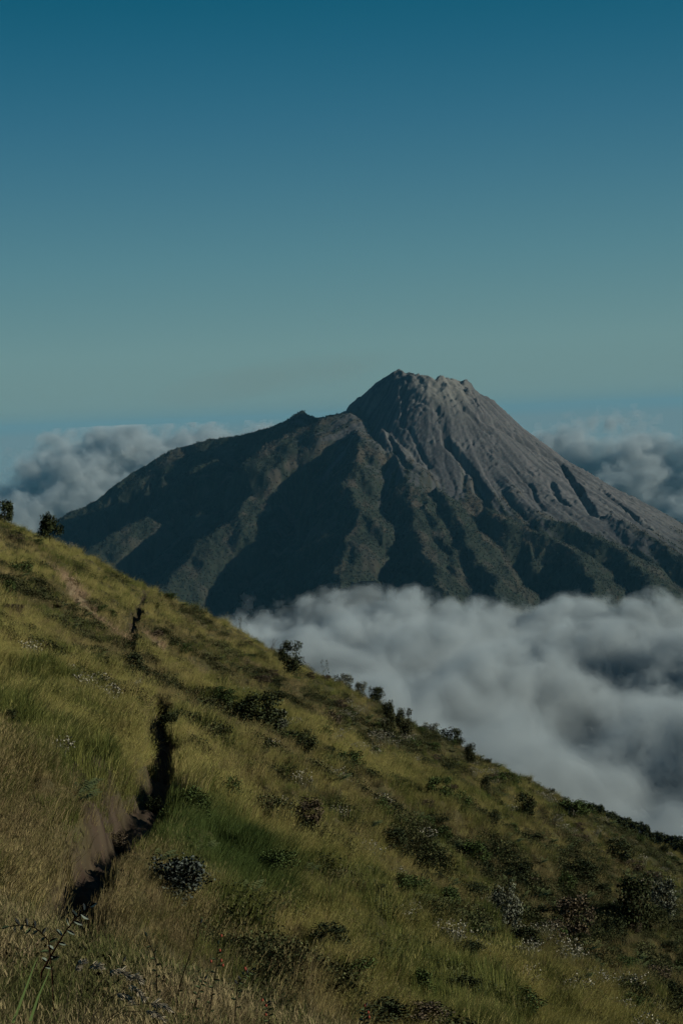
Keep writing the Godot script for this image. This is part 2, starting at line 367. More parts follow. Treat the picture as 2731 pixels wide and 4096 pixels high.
func volcano() -> void:
	var count := vnx * vnz
	vh.resize(count); warp_x.resize(count); warp_z.resize(count)
	var na := noise(41, 220.0, 3)
	var nb := noise(42, 220.0, 3)
	var gully := noise(43, 1.0, 2)
	var fine := noise(44, 90.0, 4)
	fine.fractal_type = FastNoiseLite.FRACTAL_RIDGED
	var crag := noise(45, 34.0, 3)
	var rim := noise(46, 90.0, 2)
	var lower := PackedFloat32Array()
	lower.resize(count)
	for j in vnz:
		var z := vz0 + j * vstep
		for i in vnx:
			var k := j * vnx + i
			var x := vx0 + i * vstep
			var ox := x - VOLCANO.x
			var oz := z - VOLCANO.y
			var r := maxf(sqrt(ox * ox + oz * oz), 1.0)
			var ca := ox / r
			var sa := oz / r
			warp_x[k] = na.get_noise_2d(x, z) * 34.0 * clampf(r / 700.0, 0.15, 1.0)
			warp_z[k] = nb.get_noise_2d(x, z) * 34.0 * clampf(r / 700.0, 0.15, 1.0)
			var ash := smoothstep(0.15, 0.75, ca) # the smooth ash fan lies on the right
			lower[k] = (1.0 - ash) * smoothstep(250.0, 700.0, r) * 75.0 + ash * smoothstep(700.0, 1500.0, r) * 40.0
			var bx := ox + warp_x[k] * 0.9
			var bz := oz + warp_z[k] * 0.9
			var br := maxf(sqrt(bx * bx + bz * bz), 1.0)
			var g := gully.get_noise_3d(bx / br * 5.0, bz / br * 5.0, r * 0.0006)
			var g2 := gully.get_noise_3d(bx / br * 17.0 + 7.0, bz / br * 17.0, r * 0.0012)
			var h := profile(r) - lower[k]
			h += (absf(g) - 0.22) * 100.0 * smoothstep(180.0, 1300.0, r) * lerpf(smoothstep(300.0, 900.0, r), 0.12, ash)
			h += (absf(g2) - 0.2) * (2.5 + 18.0 * smoothstep(550.0, 1000.0, r) * (1.0 - ash) + 9.0 * clampf(g * 2.5 - 0.4, 0.0, 1.0)) * smoothstep(120.0, 420.0, r)
			if r < 330.0: # the broken crater rim: high on the left, lower to the right
				h += (rim.get_noise_2d(x, z) * 24.0 + clampf(-ca, -1, 1) * 26.0 * smoothstep(0.0, 120.0, r)) * (1.0 - smoothstep(190.0, 330.0, r))
				h -= 30.0 * (1.0 - smoothstep(60.0, 150.0, r))
			vh[k] = h
	var order := RIDGES.keys()
	for name_ in order:
		var pts: Array = RIDGES[name_]
		var slope := 0.82
		var reach := 300.0
		if name_ == "S": slope = 1.0; reach = 120.0
		if name_ == "K": slope = 0.85; reach = 260.0
		if name_.length() == 2: slope = 0.78; reach = 200.0
		var left := 0.0
		if name_ in ["A", "B", "C", "D", "E", "G"]:
			slope = 0.60
			left = 1.05
		var big: bool = name_.length() == 1
		for s in pts.size() - 1:
			raise_ridge(pts[s], pts[s + 1], slope, reach, 10.0, left)
			if name_ == "S": continue
			# side spurs, running outwards and down
			var a: Vector3 = pts[s]
			var b: Vector3 = pts[s + 1]
			var along := Vector2(b.x - a.x, b.z - a.z)
			var steps := maxi(1, int(along.length() / 100.0))
			for q in steps:
				var t := (q + rng.randf_range(0.2, 0.8)) / steps
				var c := a.lerp(b, t)
				for side: float in [-1.0, 1.0]:
					if rng.randf() < 0.15: continue
					var out := Vector2(c.x - VOLCANO.x, c.z - VOLCANO.y).normalized()
					var perp := Vector2(-along.y, along.x).normalized() * side
					var dir := (perp * 0.9 + out * rng.randf_range(0.35, 0.9)).normalized()
					var l := rng.randf_range(110.0, 260.0) * (1.0 if big else 0.6)
					var drop := rng.randf_range(0.6, 0.72)
					var p0 := Vector3(c.x, c.y - 19.0, c.z)
					var mid := Vector3(c.x + dir.x * l * 0.5, c.y - 19.0 - l * 0.5 * drop * 0.9, c.z + dir.y * l * 0.5)
					var bend := dir.rotated(rng.randf_range(-0.35, 0.35))
					var p1 := Vector3(mid.x + bend.x * l * 0.5, mid.y - l * 0.5 * drop * 1.15, mid.z + bend.y * l * 0.5)
					raise_ridge(p0, mid, 1.0, 80.0, 5.0)
					raise_ridge(mid, p1, 1.0, 70.0, 5.0)
	raise_ridge(Vector3(330, 240, -8440), Vector3(318, 252, -8470), 0.95, 70.0, 4.0)
	raise_ridge(Vector3(640, 178, -8440), Vector3(655, 184, -8480), 0.95, 50.0, 4.0)
	for g: Array in GULLIES:
		var line: Array = g[0]
		for s in line.size() - 1: carve(line[s], line[s + 1], g[1] * (0.5 if s == 0 else 1.0), g[2])
	var v := PackedVector3Array()
	var col := PackedColorArray()
	v.resize(count); col.resize(count)
	var trees := PackedVector3Array()
	var leaf := PackedColorArray()
	var streak := noise(47, 1.0, 3)
	var blot := noise(48, 170.0, 4)
	var speck := noise(49, 17.0, 2)
	for j in vnz:
		var z := vz0 + j * vstep
		for i in vnx:
			var k := j * vnx + i
			var x := vx0 + i * vstep
			var ox := x - VOLCANO.x
			var oz := z - VOLCANO.y
			var r := maxf(sqrt(ox * ox + oz * oz), 1.0)
			var ca := ox / r
			var sa := oz / r
			var bl := blot.get_noise_2d(x, z)
			var st := streak.get_noise_3d(ca * 22.0, sa * 22.0, r * 0.0012)
			var line := 520.0 + 200.0 * smoothstep(-0.9, -0.1, ca) + 620.0 * smoothstep(0.05, 0.85, ca)
			var ash := 1.0 - smoothstep(line - 150.0, line + 150.0, r + bl * 240.0 + st * 380.0 + speck.get_noise_2d(x, z) * 60.0)
			var f := fine.get_noise_2d(x + warp_x[k], z + warp_z[k])
			var c := crag.get_noise_2d(x, z)
			var sp := speck.get_noise_2d(x, z)
			vh[k] += f * lerpf(6.0, 2.5, ash) * smoothstep(100.0, 500.0, r) + c * lerpf(3.5, 2.5 + 13.0 * clampf(bl * 2.5 - 0.1, 0, 1) + 4.0 * (1.0 - smoothstep(200.0, 420.0, r)), ash) + st * 3.0 * ash + sp * lerpf(3.5, 4.0, ash)
			v[k] = Vector3(x, vh[k], z)
			var rock := Color(0.056, 0.057, 0.062).lerp(Color(0.106, 0.105, 0.106), clampf(0.45 + st * 2.6 + bl * 0.9 + sp * 0.6, 0, 1))
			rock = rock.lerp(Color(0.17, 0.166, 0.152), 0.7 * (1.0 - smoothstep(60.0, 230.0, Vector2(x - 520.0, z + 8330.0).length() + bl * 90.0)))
			var wood := Color(0.016, 0.022, 0.018).lerp(Color(0.030, 0.035, 0.025), clampf(0.5 + sp * 1.1, 0, 1))
			wood = wood.lerp(Color(0.056, 0.049, 0.040), clampf((bl + st * 0.5 - 0.08) * 3.0, 0, 0.9) * (1.0 - smoothstep(900.0, 1900.0, r) * 0.6))
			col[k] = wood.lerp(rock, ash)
			if ash < 0.35 and z > -8900.0 and rng.randf() < 0.24:
				trees.append(Vector3(x + rng.randf_range(-3, 3), vh[k], z + rng.randf_range(-3, 3)))
				leaf.append(Color(wood.r, wood.g, wood.b) * rng.randf_range(0.8, 1.25))
	var mesh := grid_mesh(v, grid_normals(v, vnx, vnz), col, vnx, vnz)
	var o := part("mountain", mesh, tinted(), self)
	tag(o, "", "", "", "structure")
	var crown := SphereMesh.new()
	crown.radius = 1.0
	crown.height = 2.0
	crown.radial_segments = 6
	crown.rings = 3
	var places := []
	for p in trees:
		var w := rng.randf_range(1.8, 3.6)
		places.append(Transform3D(Basis(Vector3.UP, rng.randf() * TAU).scaled(Vector3(w, rng.randf_range(2.2, 4.2), w * rng.randf_range(0.7, 1.2))), p + Vector3(0, 2.0, 0)))
	var am := ArrayMesh.new()
	am.add_surface_from_arrays(Mesh.PRIMITIVE_TRIANGLES, crown.get_mesh_arrays())
	spread_out("forest", "dark forest covering the lower flanks of the volcano", am, places, leaf, 0.0, "forest")
	vh.resize(0); warp_x.resize(0); warp_z.resize(0)


# ---------------------------------------------------------------- clouds
# Surface nets round the cells where FIELD passes ISO.
func surface_nets(field: PackedFloat32Array, nx: int, ny: int, nz: int, origin: Vector3, cell: Vector3, iso: float) -> ArrayMesh:
	var inside := PackedByteArray()
	inside.resize(field.size())
	for i in field.size():
		if field[i] > iso: inside[i] = 1
	var vert := PackedInt32Array()
	vert.resize(field.size())
	vert.fill(-1)
	var pos := PackedVector3Array()
	var sx := 1
	var sy := nx
	var sz := nx * ny
	var off := [0, sx, sy, sx + sy, sz, sx + sz, sy + sz, sx + sy + sz]
	for z in nz - 1:
		for y in ny - 1:
			var row := z * sz + y * sy
			for x in nx - 1:
				var k := row + x
				var n := inside[k] + inside[k + 1] + inside[k + sy] + inside[k + sy + 1] + inside[k + sz] + inside[k + sz + 1] + inside[k + sy + sz] + inside[k + sy + sz + 1]
				if n == 0 or n == 8: continue
				var sum := Vector3.ZERO
				var hits := 0
				for e in 12:
					var a: int = [0, 2, 4, 6, 0, 1, 4, 5, 0, 1, 2, 3][e]
					var b: int = [1, 3, 5, 7, 2, 3, 6, 7, 4, 5, 6, 7][e]
					var fa := field[k + off[a]] - iso
					var fb := field[k + off[b]] - iso
					if (fa > 0) != (fb > 0):
						var t := fa / (fa - fb)
						var pa := Vector3(a & 1, (a >> 1) & 1, a >> 2)
						var pb := Vector3(b & 1, (b >> 1) & 1, b >> 2)
						sum += pa.lerp(pb, t)
						hits += 1
				vert[k] = pos.size()
				pos.append(origin + (Vector3(x, y, z) + sum / hits) * cell)
	var idx := PackedInt32Array()
	for z in range(1, nz - 1):
		for y in range(1, ny - 1):
			var row := z * sz + y * sy
			for x in range(1, nx - 1):
				var k := row + x
				var s := inside[k]
				if s != inside[k + sx]: quad(idx, vert[k - sy - sz], vert[k - sz], vert[k], vert[k - sy], s == 1)
				if s != inside[k + sy]: quad(idx, vert[k - sx - sz], vert[k - sx], vert[k], vert[k - sz], s == 1)
				if s != inside[k + sz]: quad(idx, vert[k - sx - sy], vert[k - sy], vert[k], vert[k - sx], s == 1)
	var nrm := PackedVector3Array()
	nrm.resize(pos.size())
	for t in range(0, idx.size(), 3):
		var n := (pos[idx[t + 2]] - pos[idx[t]]).cross(pos[idx[t + 1]] - pos[idx[t]])
		nrm[idx[t]] += n; nrm[idx[t + 1]] += n; nrm[idx[t + 2]] += n
	for i in nrm.size(): nrm[i] = nrm[i].normalized()
	var arr := []
	arr.resize(Mesh.ARRAY_MAX)
	arr[Mesh.ARRAY_VERTEX] = pos
	arr[Mesh.ARRAY_NORMAL] = nrm
	arr[Mesh.ARRAY_INDEX] = idx
	var m := ArrayMesh.new()
	m.add_surface_from_arrays(Mesh.PRIMITIVE_TRIANGLES, arr)
	return m

func quad(idx: PackedInt32Array, a: int, b: int, c: int, d: int, flip: bool) -> void:
	if a < 0 or b < 0 or c < 0 or d < 0: return
	if flip: idx.append_array([a, c, b, a, d, c])
	else: idx.append_array([a, b, c, a, c, d])

func mist(density: float) -> FogMaterial:
	var f := FogMaterial.new()
	f.density = density
	f.albedo = Color(0.92, 0.97, 1.0)
	return f

# A cloud: soft outer vapour, thicker vapour inside it, and a dense heart that one cannot see into.
func cloud(called: String, label: String, field: PackedFloat32Array, n: Vector3i, origin: Vector3, cell: Vector3, isos: Array, densities: Array) -> void:
	var o := Node3D.new()
	o.name = numbered(called)
	add_child(o)
	tag(o, label, "cloud", "", "stuff")
	for k in isos.size():
		var mesh := surface_nets(field, n.x, n.y, n.z, origin, cell, isos[k])
		if densities[k] > 0: part("vapour", mesh, mist(densities[k]), o)
		else: part("dense_heart", mesh, M.cloud, o)

func clouds() -> void:
	M.cloud = matte(0.7, 0.7, 0.7)
	# the sea of cloud in the valley
	var cell := Vector3(15, 12, 17)
	var n := Vector3i(200, 60, 248)
	var origin := Vector3(-1500, -1080, -6480)
	var f := PackedFloat32Array()
	f.resize(n.x * n.y * n.z)
	f.fill(-1.0)
	var broad := noise(61, 1100.0, 2)
	var billow := noise(62, 560.0, 3)
	billow.fractal_gain = 0.56
	var puff := noise(63, 190.0, 1)
	var curl := noise(64, 58.0, 2)
	for z in range(1, n.z - 1):
		var wz := origin.z + z * cell.z
		var d := -wz
		for x in range(1, n.x - 1):
			var wx := origin.x + x * cell.x
			if absf(wx) > d * 0.25 + 90.0: continue
			var top := -772.0 + 50.0 * broad.get_noise_2d(wx, wz)
			var detail := lerpf(0.55, 1.25, smoothstep(3900.0, 5500.0, d))
			# the near rim of the sheet thins out on the right
			top -= 55.0 * smoothstep(300.0, 1000.0, wx) + 70.0 * smoothstep(250.0, 900.0, -wx)
			top -= 430.0 * (1.0 - smoothstep(2650.0, 4100.0, d))
			for y in range(1, n.y - 1):
				var wy := origin.y + y * cell.y
				var b := (top - wy) / 122.0
				if b < -1.9: break
				f[(z * n.y + y) * n.x + x] = minf(b, 2.4) - 0.36 + (2.1 * billow.get_noise_3d(wx, wy * 0.85, wz) + detail * (1.2 * absf(puff.get_noise_3d(wx, wy, wz)) + 1.15 * absf(curl.get_noise_3d(wx, wy, wz)))) * clampf(1.7 + b * 0.8, 0.3, 1.0)
	cloud("cloud_sea", "broad grey-white cloud bank filling the valley below the volcano", f, n, origin, cell, [-0.3, 0.0, 0.3, 2.1], [0.0012, 0.003, 0.006, 0.0])
	# the two banks far behind the volcano
	far_bank("left", Vector3(-4200, -1740, -17200), [Vector4(-3350, -660, -15600, 500), Vector4(-2950, -470, -15900, 400), Vector4(-2450, -480, -16200, 600), Vector4(-2050, -200, -16300, 560), Vector4(-1500, -190, -16500, 520), Vector4(-1000, -200, -16500, 420), Vector4(-2300, -720, -15700, 760), Vector4(-3000, -900, -15300, 680), Vector4(-1300, -700, -16000, 800), Vector4(-700, -120, -16600, 430), Vector4(-350, -120, -16600, 400), Vector4(-1250, -330, -16500, 560), Vector4(-3500, -1000, -15300, 700)], "heaped grey cloud bank behind the left shoulder of the volcano")
	far_bank("right", Vector3(800, -1740, -15600), [Vector4(2000, -230, -14300, 330), Vector4(2350, -225, -14200, 340), Vector4(2650, -270, -14000, 330), Vector4(2880, -330, -13900, 320), Vector4(3150, -480, -13700, 400), Vector4(2500, -600, -13900, 620), Vector4(2950, -800, -13600, 600), Vector4(1850, -480, -14200, 560), Vector4(1600, -280, -14400, 260)], "bright puffy cloud bank behind the right flank of the volcano")

func smoke() -> void:   # a thin plume drifting off the summit to the left
	var o := Node3D.new()
	o.name = "smoke_plume"
	add_child(o)
	tag(o, "faint brownish smoke drifting left from the summit of the volcano", "smoke", "", "stuff")
	var f := FogMaterial.new()
	f.density = 0.00013
	f.albedo = Color(0.70, 0.70, 0.68)
	for p in [[200, 290, -8520, 300, 110], [60, 285, -8560, 380, 150], [-120, 262, -8600, 460, 180], [-330, 240, -8640, 560, 190], [-600, 200, -8700, 700, 190], [20, 240, -8560, 300, 120]]:
		var v := FogVolume.new()
		v.name = "puff"
		v.shape = RenderingServer.FOG_VOLUME_SHAPE_ELLIPSOID
		v.size = Vector3(p[3], p[4], p[3])
		v.position = Vector3(p[0], p[1], p[2])
		v.rotation.z = 0.15
		v.material = f
		o.add_child(v, true)

func far_bank(side: String, origin: Vector3, blobs: Array, label: String) -> void:
	var far := 1.6
	origin *= far
	var cell := Vector3(38, 33, 52) * far
	var n := Vector3i(112, 56, 50)
	var f := PackedFloat32Array()
	f.resize(n.x * n.y * n.z)
	f.fill(-1.0)
	var billow := noise(71 if side == "left" else 75, 620.0 * far, 5)
	billow.fractal_gain = 0.5
	var puff := noise(77, 230.0 * far, 2)
	for z in range(1, n.z - 1):
		for y in range(1, n.y - 1):
			for x in range(1, n.x - 1):
				var p := origin + Vector3(x, y, z) * cell
				var best := -9.0
				for b: Vector4 in blobs:
					b.y -= 240.0
					b *= far
					var dy := (p.y - b.y) * (1.0 if p.y > b.y else 0.7)
					best = maxf(best, (b.w - sqrt((p.x - b.x) * (p.x - b.x) + dy * dy + (p.z - b.z) * (p.z - b.z))) / (240.0 * far))
				if best > -1.8:
					f[(z * n.y + y) * n.x + x] = minf(best, 2.2) + 1.7 * billow.get_noise_3d(p.x, p.y, p.z) + 1.6 * absf(puff.get_noise_3d(p.x, p.y, p.z)) - 0.4
	cloud("cloud_bank", label, f, n, origin, cell, [0.0, 0.35, 1.7], [0.0011, 0.0034, 0.0])


# ---------------------------------------------------------------- the hillside
func near_line(p: Vector2, line: Array) -> Vector2:   # x: distance to the polyline, y: place along it, 0 to 1
	var best := 1e9
	var where := 0.0
	for k in line.size() - 1:
		var a: Vector2 = line[k]
		var ab: Vector2 = line[k + 1] - a
		var t := clampf((p - a).dot(ab) / ab.length_squared(), 0.0, 1.0)
		var d := p.distance_squared_to(a + ab * t)
		if d < best:
			best = d
			where = (k + t) / (line.size() - 1)
	return Vector2(sqrt(best), where)

func knoll(x: float, d: float) -> float:   # the near bank that the camera stands on
	return -1.85 - 0.4 * x * d / 7.0 - d * 0.165 - maxf(0.0, d - 7.6) * maxf(0.0, d - 7.6) * 0.30 - maxf(0.0, x + 0.2) * 0.55

func trail_cut(x: float, d: float) -> float:   # 0 away from the trail, 1 on its bed
	if d > 138.0 or d < 17.0 or x > -2.5 or x < -18.0: return 0.0
	var q := near_line(Vector2(x, d), PATH)
	var half := 0.30 - 0.2 * smoothstep(0.21, 0.24, q.y) * (1.0 - smoothstep(0.29, 0.32, q.y)) + 0.18 * smoothstep(0.31, 0.36, q.y) + 0.22 * smoothstep(0.48, 0.52, q.y) * (1.0 - smoothstep(0.56, 0.62, q.y)) + 0.12 * n_patch_b.get_noise_2d(q.y * 160.0, 3.0)
	return 1.0 - smoothstep(half * 0.55, half * 1.25, q.x)

func scar_cut(x: float, d: float) -> float:
	if d > 43.0 or d < 31.0 or x > -3.5 or x < -8.0: return 0.0
	var q := near_line(Vector2(x, d), SCAR)
	var half := 0.70 + 0.5 * n_patch_b.get_noise_2d(x * 3.0, d * 3.0)
	return 1.0 - smoothstep(half * 0.5, half * 1.2, q.x)

func old_track(x: float, d: float) -> float:
	if d < 76.0 or d > 108.0 or x > -5.0 or x < -20.0: return 0.0
	var q := minf(near_line(Vector2(x, d), OLD_A).x, near_line(Vector2(x, d), OLD_B).x)
	return 1.0 - smoothstep(0.25, 0.75, q)

func smooth_ground(x: float, d: float) -> float:
	var over := maxf(0.0, d - 137.0)
	var y := -7.388 - 0.5552 * x - 0.1092 * d - 0.022 * over * over
	y += n_swell.get_noise_2d(x, d) * clampf((d - 15.0) / 40.0, 0.0, 1.0) * 0.9
	y += n_lump.get_noise_2d(x * 1.2, d * 0.7) * 0.55 + absf(n_lump.get_noise_2d(x * 3.4, d * 2.6 + 50.0)) * 0.30
	var k := knoll(x, d) + n_lump.get_noise_2d(x * 3.0, d * 3.0) * 0.05
	return maxf(y, k)

func ground(x: float, d: float) -> float:
	return smooth_ground(x, d) - trail_cut(x, d) * 0.85 - scar_cut(x, d) * 0.22 - old_track(x, d) * 0.10

func hillside() -> void:
	var rows := 520
	var cols := 440
	var v := PackedVector3Array()
	var col := PackedColorArray()
	v.resize(rows * cols); col.resize(rows * cols)
	var grain := noise(81, 0.35, 3)
	for j in rows:
		var d := -2.0 + 5.0 * (pow(46.0, j / float(rows - 1)) - 1.0) / 1.0 * 0.94
		for i in cols:
			var x := (i / float(cols - 1) - 0.5) * 0.86 * (d + 9.0) - 0.5
			var k := j * cols + i
			var cut := trail_cut(x, d)
			var scar := scar_cut(x, d)
			var g := grain.get_noise_2d(x, d)
			v[k] = Vector3(x, ground(x, d) + g * (0.03 + 0.05 * maxf(scar, cut)), -d)
			var c := Color(0.07, 0.06, 0.03).lerp(Color(0.04, 0.042, 0.018), clampf(0.5 + n_patch.get_noise_2d(x, d) * 1.2 + g * 0.5, 0, 1))
			c = c.lerp(Color(0.24, 0.185, 0.12), old_track(x, d) * 0.8)
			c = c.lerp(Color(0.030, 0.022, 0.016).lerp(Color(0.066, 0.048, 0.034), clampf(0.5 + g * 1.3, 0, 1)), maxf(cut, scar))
			col[k] = c
	var o := part("hillside", grid_mesh(v, grid_normals(v, cols, rows), col, cols, rows), tinted(), self)
	tag(o, "", "", "", "structure")
	# the trodden bed of the trail
	var bed := PackedVector3Array()
	var bcol := PackedColorArray()
	var along := 0
	for s in PATH.size() - 1:
		var a: Vector2 = PATH[s]
		var b: Vector2 = PATH[s + 1]
		var steps := maxi(4, int(a.distance_to(b) / 0.35))
		for q in steps:
			var p := a.lerp(b, q / float(steps))
			var side := (b - a).orthogonal().normalized()
			for w in 7:
				var e := p + side * (w - 3) * 0.075
				var g := grain.get_noise_2d(e.x * 2.0, e.y * 2.0)
				bed.append(Vector3(e.x, ground(e.x, e.y) + 0.035 + g * 0.02 - absf(w - 3) * 0.012, -e.y))
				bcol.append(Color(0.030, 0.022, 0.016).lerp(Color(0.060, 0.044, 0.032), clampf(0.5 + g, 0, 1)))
			along += 1
	var path := part("dirt_path", grid_mesh(bed, grid_normals(bed, 7, along), bcol, 7, along), tinted(), self)
	tag(path, "", "", "", "structure")


# ---------------------------------------------------------------- grass
func blade(st: SurfaceTool, base: Vector3, lean: Vector3, h: float, w: float, c: Color) -> void:
	var side := Vector3(lean.z + 0.01, 0, -lean.x).normalized().rotated(Vector3.UP, rng.randf_range(-1.2, 1.2)) * w * 0.5
	var mid := base + Vector3(lean.x * 0.35, h * 0.6, lean.z * 0.35)
	var tip := base + Vector3(lean.x, h * rng.randf_range(0.82, 1.0), lean.z)
	st.set_color(c)
	var n := side.cross(Vector3(lean.x * 0.5, h, lean.z * 0.5)).normalized()
	st.set_normal(n)
	for p in [base - side, mid - side * 0.8, base + side, base + side, mid - side * 0.8, mid + side * 0.8, mid - side * 0.8, tip, mid + side * 0.8]:
		st.add_vertex(p)

func tuft(count: int, spread: float, h: float, lean: float, w: float, plume: float) -> ArrayMesh:
	var st := SurfaceTool.new()
	st.begin(Mesh.PRIMITIVE_TRIANGLES)
	for i in count:
		var a := rng.randf() * TAU
		var r := sqrt(rng.randf()) * spread
		var out := Vector3(cos(a), 0, sin(a))
		var hh := h * rng.randf_range(0.55, 1.1)
		var l := out * rng.randf_range(0.0, 0.45) * hh + Vector3(lean * hh * rng.randf_range(0.5, 1.3), 0, -0.1 * hh)
		var s := rng.randf_range(0.7, 1.25)
		var c := Color(s, s * rng.randf_range(0.92, 1.04), s * rng.randf_range(0.8, 1.1))
		blade(st, out * r - Vector3(0, 0.05, 0), l, hh, w * rng.randf_range(0.7, 1.3), c)
		if rng.randf() < plume: # a seed head at the tip
			var tip := out * r + Vector3(l.x, hh * 0.9, l.z)
			st.set_color(Color(1.25, 1.1, 0.95))
			for q in 3:
				blade(st, tip + Vector3(rng.randfn(), rng.randfn(), rng.randfn()) * 0.012, Vector3(0.08 * h, 0, 0) + Vector3(rng.randfn(), 0, rng.randfn()) * 0.03 * h, h * 0.15, w * 0.9, Color(1.25, 1.1, 0.95))
	return st.commit()

func leafy(count: int, spread: float, h: float, leaf: float) -> ArrayMesh:   # low broad-leaved ground cover
	var st := SurfaceTool.new()
	st.begin(Mesh.PRIMITIVE_TRIANGLES)
	for i in count:
		var a := rng.randf() * TAU
		var r := sqrt(rng.randf()) * spread
		var p := Vector3(cos(a) * r, h * rng.randf() * (1.0 - 0.6 * r / spread), sin(a) * r)
		var s := rng.randf_range(0.7, 1.3)
		leaf_quad(st, p, leaf * rng.randf_range(0.6, 1.3), Color(s, s, s))
	return st.commit()

func leaf_quad(st: SurfaceTool, p: Vector3, size: float, c: Color) -> void:
	var dir := Vector3(rng.randfn(), rng.randfn() * 0.7 + 0.2, rng.randfn()).normalized()
	var side := dir.cross(Vector3(rng.randfn(), rng.randfn(), rng.randfn())).normalized() * 0.32
	var n := side.cross(dir).normalized()
	st.set_color(c)
	st.set_normal(n if n.y > 0 else -n)
	var a := p
	var m1 := p + (dir * 0.5 + side) * size
	var m2 := p + (dir * 0.5 - side) * size
	var t := p + dir * size
	for q in [a, m1, m2, m1, t, m2]: st.add_vertex(q)

func spread_out(called: String, label: String, mesh: Mesh, places: Array, tints: PackedColorArray, through: float, category := "grass") -> void:
	var mm := MultiMesh.new()
	mm.transform_format = MultiMesh.TRANSFORM_3D
	mm.use_colors = true
	mm.mesh = mesh
	mesh.surface_set_material(0, tinted(through))
	mm.instance_count = places.size()
	for i in places.size():
		mm.set_instance_transform(i, places[i])
		mm.set_instance_color(i, tints[i])
	var o := MultiMeshInstance3D.new()
	o.name = numbered(called)
	o.multimesh = mm
	add_child(o)
	tag(o, label, category, "", "stuff")

